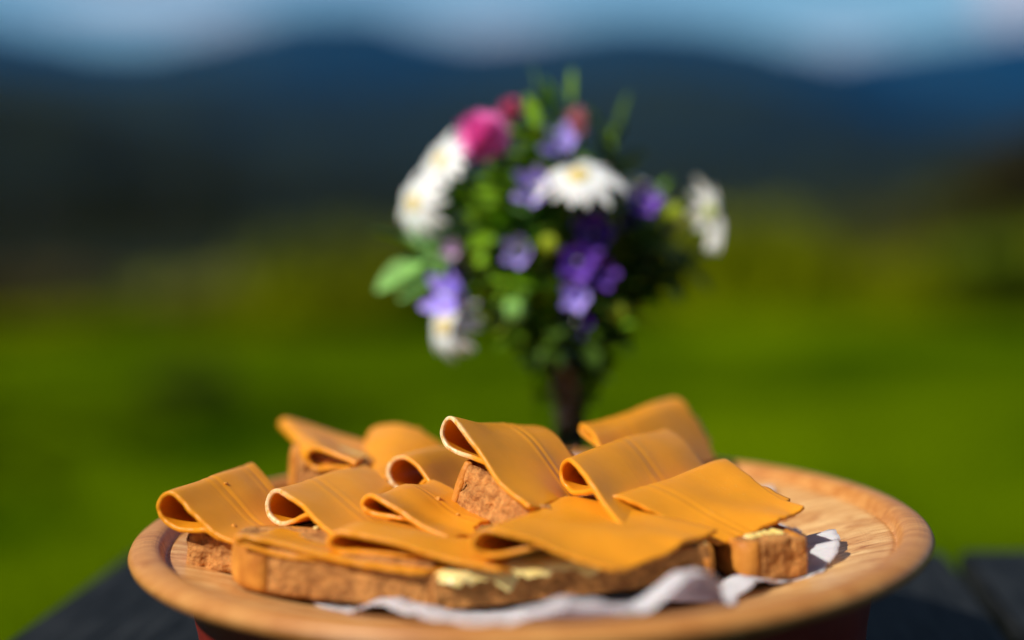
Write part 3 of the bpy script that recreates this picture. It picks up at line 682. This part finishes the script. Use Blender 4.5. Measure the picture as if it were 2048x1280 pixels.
M_STEM = mat('dark_stem', (0.05, 0.07, 0.02), 0.6); noisy(M_STEM, (0.012, 0.010, 0.005), (0.05, 0.07, 0.012), 60)
M_STEMY = mat('pale_stem', (0.28, 0.25, 0.05), 0.6)
M_PET = mat('white_petal', (0.80, 0.80, 0.80), 0.6, Subsurface_Weight=0.2, Subsurface_Scale=0.003)
M_YEL = mat('yellow_disc', (0.75, 0.45, 0.04), 0.8); noisy(M_YEL, (0.62, 0.42, 0.05), (0.88, 0.70, 0.20), 400, bump=.8, bscale=900)
PINK = [mat('pink_petal', c, 0.55, Subsurface_Weight=0.2, Subsurface_Scale=0.003) for c in ((0.95, 0.22, 0.62), (0.70, 0.10, 0.28), (0.85, 0.34, 0.40))]
PURP = [mat('violet_petal', c, 0.55, Subsurface_Weight=0.15, Subsurface_Scale=0.003) for c in ((0.46, 0.36, 0.92), (0.17, 0.06, 0.50), (0.075, 0.015, 0.28), (0.58, 0.38, 0.62))]
GREEN = []  # sunlit left and shaded right of the bouquet are put into these greens
for c in ((0.19, 0.37, 0.015), (0.12, 0.24, 0.010), (0.28, 0.36, 0.02), (0.20, 0.42, 0.10), (0.045, 0.09, 0.010)):
    g_ = mat('leaf_green', c, 0.5, Specular_IOR_Level=0.15, Subsurface_Weight=0.1, Subsurface_Scale=0.002); noisy(g_, tuple(x * .6 for x in c), tuple(x * 1.3 for x in c), 50); GREEN.append(g_)

def frame(d, up=Vector((0, 0, 1))):
    z = Vector(d).normalized(); x = up.cross(z)
    if x.length < 1e-3: x = Vector((1, 0, 0))
    x.normalize(); return Matrix((x, z.cross(x), z)).transposed()
def root_stem(e, head, d, seed, mt, r=0.0011, pale=False):
    """stem from the foot of the vase through its neck to the back of the head"""
    R_ = random.Random(seed); a = R_.uniform(0, 6.28)
    hx, hy = head.x - VC.x, head.y - VC.y
    k = min(1, math.hypot(hx, hy) / .05); ang = math.atan2(hy, hx)
    nk = VC + Vector((.003 + math.cos(ang) * .010 * k, math.sin(ang) * .012 * k, VH)); ft = VC + Vector((.005 + math.cos(a) * .009, math.sin(a) * .009, .012))
    bk = head - Vector(d).normalized() * 0.018; md_ = nk.lerp(head, .5) + Vector((0, 0, .008))
    pts = [ft, VC.lerp(nk, .5) * 0 + ft.lerp(nk, .5), nk, md_, bk, head - Vector(d).normalized() * .001]
    mb = MB(); mb.tube([p - e.location for p in cr(pts, 22)], r * 1.3, r * .8, 6); mb.build('stem', mt, e)
def daisy(px, py, D, d, R, label, seed, droop=0.15, npet=14, smt=None):
    h = at(px, py, D); e = thing('daisy', label, 'flower', h, 'white daisies in the bouquet'); M = frame(d); R_ = random.Random(seed)
    mb = MB()
    for k in range(npet):
        a = 2 * math.pi * (k + R_.uniform(-.25, .25)) / npet; L = R * R_.uniform(.86, 1.05); w = R * R_.uniform(.12, .165); dr = droop + R_.uniform(-.08, .12)
        rows = []
        for i in range(7):
            t = i / 6; r = R * .18 + (L - R * .18) * t; ww = w * (math.sin(math.pi * min(1, .18 + t * .78)) ** .6) * (1 if i < 6 else .35); z = -dr * R * t * t + .06 * R * math.sin(t * 3.1)
            rows.append([M @ Vector((math.cos(a) * r - math.sin(a) * s * ww, math.sin(a) * r + math.cos(a) * s * ww, z - abs(s) * .1 * w)) for s in (-1, -.4, .4, 1)])
        mb.grid(rows)
    mb.build('petals', M_PET, e)
    mb = MB(); rr = R * .25
    mb.grid([[M @ Vector((rr * math.cos(b) * math.cos(a), rr * math.cos(b) * math.sin(a), rr * .55 * math.sin(b))) for a in np.linspace(0, 2 * math.pi, 20, endpoint=False)] for b in np.linspace(-.1, 1.55, 9)], closed=True)
    mb.build('flower_center', M_YEL, e)
    mb = MB(); mb.grid([[M @ Vector((R * a_ * math.cos(a), R * a_ * math.sin(a), R * z_)) for a in np.linspace(0, 2 * math.pi, 16, endpoint=False)] for a_, z_ in ((.02, -.20), (.10, -.17), (.18, -.10), (.22, -.03), (.1, .0))], closed=True)
    mb.build('calyx', GREEN[2], e)
    root_stem(e, h, d, seed, smt or M_STEM, .0013)
def bell(px, py, D, d, R, mt, label, seed, name='bellflower'):
    h = at(px, py, D); e = thing(name, label, 'flower', h, 'violet bellflowers in the bouquet'); M = frame(d); R_ = random.Random(seed)
    mb = MB(); rows = []
    for i in range(9):
        t = i / 8; row = []
        for j in range(40):
            a = 2 * math.pi * j / 40; lobe = .5 + .5 * math.cos(5 * a)
            r = R * (.12 + .62 * math.sin(t * 1.5) ** .8 + .35 * t ** 3 * lobe); z = R * (1.25 * t + .25 * t * t * lobe - .7 - .35 * t ** 5 * (1 - lobe))
            row.append(M @ Vector((r * math.cos(a), r * math.sin(a), z)))
        rows.append(row)
    mb.grid(rows, closed=True); o = mb.build('petals', mt, e)
    mb = MB(); mb.tube([M @ Vector((0, 0, -R * .6)), M @ Vector((0, 0, 0)), M @ Vector((0, 0, R * .5))], R * .05, R * .09, 6); mb.build('pistil', M_PET, e)
    root_stem(e, h, d, seed, M_STEM)
def pompom(px, py, D, d, R, mt, label, seed, n=130, name='clover_flower', elong=1.0, group='pink flowers in the bouquet'):
    h = at(px, py, D); e = thing(name, label, 'flower', h, group); M = frame(d); R_ = random.Random(seed); mb = MB()
    for k in range(n):
        zz = 1 - 1.75 * (k + .5) / n; a = k * 2.39996; s = math.sqrt(max(0, 1 - zz * zz)); q = Vector((s * math.cos(a), s * math.sin(a), zz * elong))
        L = R * R_.uniform(.8, 1.08); w = R * .15; tng = q.cross(Vector((0, 0, 1))).normalized() if s > .1 else Vector((1, 0, 0))
        b_ = q.cross(tng).normalized()
        p0 = q * L * .25; p1 = q * L * .7; p2 = q * L + Vector((0, 0, R * .08))
        mb.add([M @ p for p in (p0, p1 + tng * w, p2, p1 - tng * w, p1 + b_ * w * .5)], [(0, 1, 4), (1, 2, 4), (2, 3, 4), (3, 0, 4)])
    mb.build('petals', mt, e)
    mb = MB(); mb.grid([[M @ Vector((R * .35 * math.cos(b) * math.cos(a), R * .35 * math.cos(b) * math.sin(a), R * .35 * math.sin(b) - R * .55 * elong)) for a in np.linspace(0, 2 * math.pi, 10, endpoint=False)] for b in np.linspace(-1.5, 1.5, 6)], closed=True)
    mb.build('calyx', GREEN[1], e)
    root_stem(e, h, d, seed, M_STEM)
def leaf(mb, p, d, L, w, bend=0.2, up=Vector((0, 0, 1)), seed=0):
    d = Vector(d).normalized(); s = d.cross(up); s = s.normalized() if s.length > 1e-3 else Vector((1, 0, 0)); s = Quaternion(d, seed) @ s; nn = s.cross(d); rows = []
    for i in range(8):
        t = i / 7; ww = w * math.sin(math.pi * (t * .93 + .035)) ** .8; c = Vector(p) + d * L * t - nn * bend * L * t * t
        rows.append([c + s * (k * ww) - nn * abs(k) * ww * -.25 for k in (-1, -.5, 0, .5, 1)])
    mb.grid(rows)
def sprig(px, py, D, mt, label, seed, nl=12, L=0.022, w=0.006, name='leafy_sprig', start=.04):
    h = at(px, py, D); e = thing(name, label, 'foliage', VC, 'green sprigs in the bouquet'); R_ = random.Random(seed)
    hx, hy = h.x - VC.x, h.y - VC.y; k = min(1, math.hypot(hx, hy) / .05); ang = math.atan2(hy, hx)
    nk = VC + Vector((.003 + math.cos(ang) * .012 * k, math.sin(ang) * .014 * k, VH)); fa = R_.uniform(0, 6.28); ft = VC + Vector((.005 + math.cos(fa) * .0095, math.sin(fa) * .0095, .012))
    pts = cr([ft, ft.lerp(nk, .5), nk, nk.lerp(h, .5) + Vector((0, 0, .01)), h], 40)
    mb = MB(); mb.tube([p - e.location for p in pts], .0015, .0005, 5); mb.build('stem', M_STEM, e)
    mb = MB(); n0 = 20
    nl = int(nl * 2.1)
    for i in range(nl):
        q = n0 + (39 - n0) * (start + (1 - start) * (i + .5) / nl); i0 = int(q) if q < 39 else 38; p = pts[i0]; t = (pts[min(39, i0 + 1)] - pts[i0 - 1]).normalized()
        o_ = Quaternion(t, i * 2.4 + R_.uniform(-.4, .4)) @ t.orthogonal().normalized()
        leaf(mb, p - e.location, (t * R_.uniform(.3, .9) + o_ * 1.0), L * R_.uniform(.7, 1.25), w * R_.uniform(.8, 1.2), R_.uniform(.0, .35), seed=R_.uniform(-.6, .6))
    leaf(mb, pts[-1] - e.location, (pts[-1] - pts[-3]), L, w, .1)
    mb.build('leaves', mt, e)
def bud(px, py, D, R, mt, label, seed):
    h = at(px, py, D); e = thing('flower_bud', label, 'bud', h, 'round green buds in the bouquet'); mb = MB(); d = Vector((0, -.6, .8))
    mb.grid([[Vector((R * (1 + .12 * math.cos(a * 6)) * math.cos(b) * math.cos(a), R * (1 + .12 * math.cos(a * 6)) * math.cos(b) * math.sin(a), R * 1.1 * math.sin(b))) for a in np.linspace(0, 2 * math.pi, 24, endpoint=False)] for b in np.linspace(-1.5, 1.5, 10)], closed=True)
    mb.build('head', mt, e)
    root_stem(e, h, d, seed, M_STEM)

daisy(882, 322, 1.00, (-.70, -.50, .50), .0245, 'upper of the two white daisies at the left of the bouquet', 1)
daisy(828, 408, 0.985, (-.78, -.60, .15), .0255, 'lower of the two white daisies at the left of the bouquet', 2, droop=.35)
daisy(1158, 352, 0.965, (-.05, -.46, .88), .0305, 'front centre white daisy with a bright yellow eye', 3, droop=.2)
daisy(1270, 372, 1.03, (.25, -.35, .85), .024, 'white daisy half hidden behind the centre daisy on its right', 4)
daisy(1424, 425, 1.00, (.96, .22, .18), .0290, 'white daisy seen from the side, sticking out alone at the right', 5, droop=.12, smt=M_STEMY)
daisy(888, 655, 0.965, (-.70, -.65, .15), .023, 'small white daisy hanging lowest at the left under the lilac bell', 6, droop=.5)
pompom(968, 275, .965, (-.5, -.6, .6), .0180, PINK[0], 'largest bright pink flower at the upper left of the bouquet', 11)
pompom(1022, 222, 1.0, (-.1, -.3, .9), .0095, PINK[1], 'small dark pink flower right above the largest pink one', 12, n=70)
pompom(1150, 252, 1.0, (.1, -.3, .9), .0098, PINK[2], 'pale salmon pink bud near the top of the bouquet', 13, n=70, elong=1.3)
for i, (px, py, D, d, R, mi, lb) in enumerate([
    (1122, 292, .985, (-.3, -.8, .6), .0125, 0, 'light violet bell above the centre daisy'),
    (1074, 375, .965, (-.5, -.85, .2), .0130, 0, 'violet bell touching the left side of the centre daisy'),
    (1284, 405, .985, (.2, -.9, .3), .0105, 1, 'violet bell below the half hidden daisy on the right'),
    (1040, 503, .965, (-.4, -.9, .1), .0100, 0, 'single lilac bell in the leaves at mid left'),
    (1188, 468, .985, (-.2, -.9, .1), .0135, 1, 'deep violet bell topmost of the dark cluster below the centre daisy'),
    (1262, 462, 1.01, (.3, -.9, .1), .0130, 2, 'darkest indigo bell right of the dark cluster'),
    (1158, 522, .97, (-.2, -.9, .0), .0120, 1, 'deep violet bell in the middle of the dark cluster'),
    (1202, 545, .97, (.2, -.9, -.1), .0095, 1, 'deep violet bell at the lower right of the dark cluster'),
    (1155, 592, .96, (-.3, -.9, .0), .0095, 0, 'lilac bell alone below the dark cluster'),
    (1152, 640, .98, (-.1, -.9, -.2), .0100, 2, 'indigo bell just above the vase mouth'),
    (1148, 682, .99, (-.1, -.9, -.3), .0085, 2, 'lowest indigo bell at the vase mouth'),
    (907, 497, .98, (-.4, -.8, .1), .0068, 3, 'tiny pale mauve bell under the left daisies'),
    (918, 541, 1.0, (-.4, -.8, .1), .0100, 2, 'dark indigo bell behind the tiny mauve one'),
    (905, 596, .945, (-.7, -.6, .35), .0160, 0, 'large pale lilac bell above the lowest daisy'),
]): bell(px, py, D, d, R, PURP[mi], lb, 30 + i)
for i, (px, py, D, R, mi, lb) in enumerate([(1030, 620, .97, .0072, 3, 'pale green bud left of the lone lilac bell'), (1100, 487, .97, .0060, 2, 'olive bud between the lilac bell and the dark cluster'),
    (1236, 620, .98, .0068, 2, 'yellow green bud at the lower right of the bouquet'), (1102, 570, .98, .0062, 0, 'green bud left of the dark cluster base'), (1350, 425, 1.01, .0058, 2, 'small olive bud by the lone right daisy')]):
    bud(px, py, D, R, GREEN[mi], lb, 60 + i)
SPR = [(1075, 190, 1.0, 0, 'tallest grassy spike at the top of the bouquet', 10, .022, .0030), (1142, 205, 1.01, 0, 'thin grassy spike right of the tallest one', 9, .022, .0025),
       (1100, 235, 1.01, 0, 'bright leafy sprig between the pink flowers', 14, .026, .007), (1235, 265, 1.02, 4, 'feathery dark sprig at the upper right', 14, .028, .004),
       (1210, 330, 1.03, 1, 'dark sprig behind the centre daisy', 14, .026, .006), (985, 350, .99, 0, 'fresh green sprig under the large pink flower', 14, .028, .0075),
       (960, 430, .98, 0, 'fresh green sprig right of the left daisies', 14, .026, .007), (1030, 400, .975, 3, 'pale green leafy sprig left of the centre daisy', 10, .022, .008),
       (1040, 300, 1.0, 2, 'olive sprig behind the large pink flower', 14, .024, .005), (1340, 470, 1.03, 4, 'dark sprig reaching towards the lone right daisy', 16, .024, .007),
       (1380, 520, 1.04, 4, 'very dark sprig at the right side', 16, .026, .008), (1300, 560, 1.02, 4, 'dark sprig at the lower right', 14, .024, .007),
       (1035, 668, .985, 1, 'low olive sprig left of the vase mouth', 12, .020, .006), (1225, 672, .985, 1, 'low olive sprig right of the vase mouth', 12, .020, .006),
       (1085, 700, .975, 4, 'lowest dark sprig drooping over the vase mouth', 10, .018, .006), (1175, 690, .975, 4, 'dark sprig drooping over the right of the vase mouth', 10, .018, .006),
       (1240, 520, 1.0, 4, 'black green sprig behind the dark violet cluster', 16, .026, .008), (940, 560, 1.0, 1, 'olive sprig behind the large lilac bell', 14, .022, .005),
       (1000, 560, .99, 1, 'green sprig at the lower left of the bouquet', 14, .022, .006), (1060, 620, .985, 1, 'short sprig above the left side of the vase mouth', 12, .020, .005),
       (1260, 640, 1.0, 2, 'short yellow green sprig right of the vase mouth', 12, .018, .005), (1110, 440, 1.01, 4, 'dark sprig in the heart of the bouquet', 16, .028, .008),
       (1170, 420, 1.03, 4, 'dark sprig right of the bouquet heart', 16, .028, .008),       (915, 390, 1.01, 0, 'bright sprig between the left daisies and the pink flower', 14, .026, .008), (985, 450, .985, 0, 'bright green sprig in front, above the single lilac bell', 14, .024, .008),
       (1065, 560, .985, 2, 'yellow green sprig in front, below the single lilac bell', 13, .020, .007), (975, 640, .995, 2, 'yellow green sprig beside the lowest daisy', 12, .018, .006), (1070, 270, .99, 0, 'lush green sprig above the light violet bell', 14, .026, .009),
       (1290, 480, .99, 4, 'black green sprig in front of the darkest indigo bell', 16, .024, .008), (1220, 590, .985, 4, 'black green sprig right of the lilac bell under the dark cluster', 16, .022, .008), (1120, 655, .98, 4, 'black green sprig against the lowest indigo bells', 12, .018, .006), (1340, 540, 1.0, 4, 'black green sprig lowest on the right side', 16, .022, .008), (1015, 360, .98, 0, 'lush green sprig between the large pink flower and the centre daisy', 16, .026, .009),
       (1310, 400, 1.04, 1, 'slender sprig behind the right violet bell', 12, .022, .005)]
for i, (px, py, D, mi, lb, nl, L, w) in enumerate(SPR): sprig(px, py, D, GREEN[mi], lb, 80 + i, nl, L, w)
sprig(845, 500, .98, GREEN[3], 'drooping pale green leaf under the left daisies', 120, 3, .036, .010, start=.85)

# ------------------------------------------------------------------ haze over the valley
mb = MB(); mb.box((0, 0, 325), (36000, 36000, 1150))
hz = mb.build('haze', mat('haze_air', (1, 1, 1)), None, False); tag(hz, 'thin blue air over the valley', kind='stuff')
nt = hz.data.materials[0].node_tree; nt.nodes.clear()
pv = N(nt.nodes, 'ShaderNodeVolumePrincipled'); pv.inputs['Color'].default_value = (0.0, 0.23, 0.70, 1); pv.inputs['Density'].default_value = 5.2e-5; pv.inputs['Anisotropy'].default_value = 0.0
pv.inputs['Absorption Color'].default_value = (0, 0, 0, 1)
ou = N(nt.nodes, 'ShaderNodeOutputMaterial'); nt.links.new(pv.outputs[0], ou.inputs['Volume'])

# crumbs are dropped onto the real surfaces below them
bpy.context.view_layer.update()
dg = bpy.context.evaluated_depsgraph_get()
for (px, py, D, s, lb, mt) in CRUMBS:
    o0 = CAM.copy(); d0 = ray(px, py).normalized(); hit = None
    for _ in range(6):
        ok, loc, nn, ix, ob, mw = S.ray_cast(dg, o0, d0)
        if not ok: break
        if ob.name != 'haze': hit = loc; break
        o0 = loc + d0 * .001
    crumb(px, py, D, s, lb, mt)
    if hit is not None: bpy.data.objects[-1 if False else [o.name for o in COL.objects if o.name.startswith('crumb') and 'category' in o][-1]].location = hit
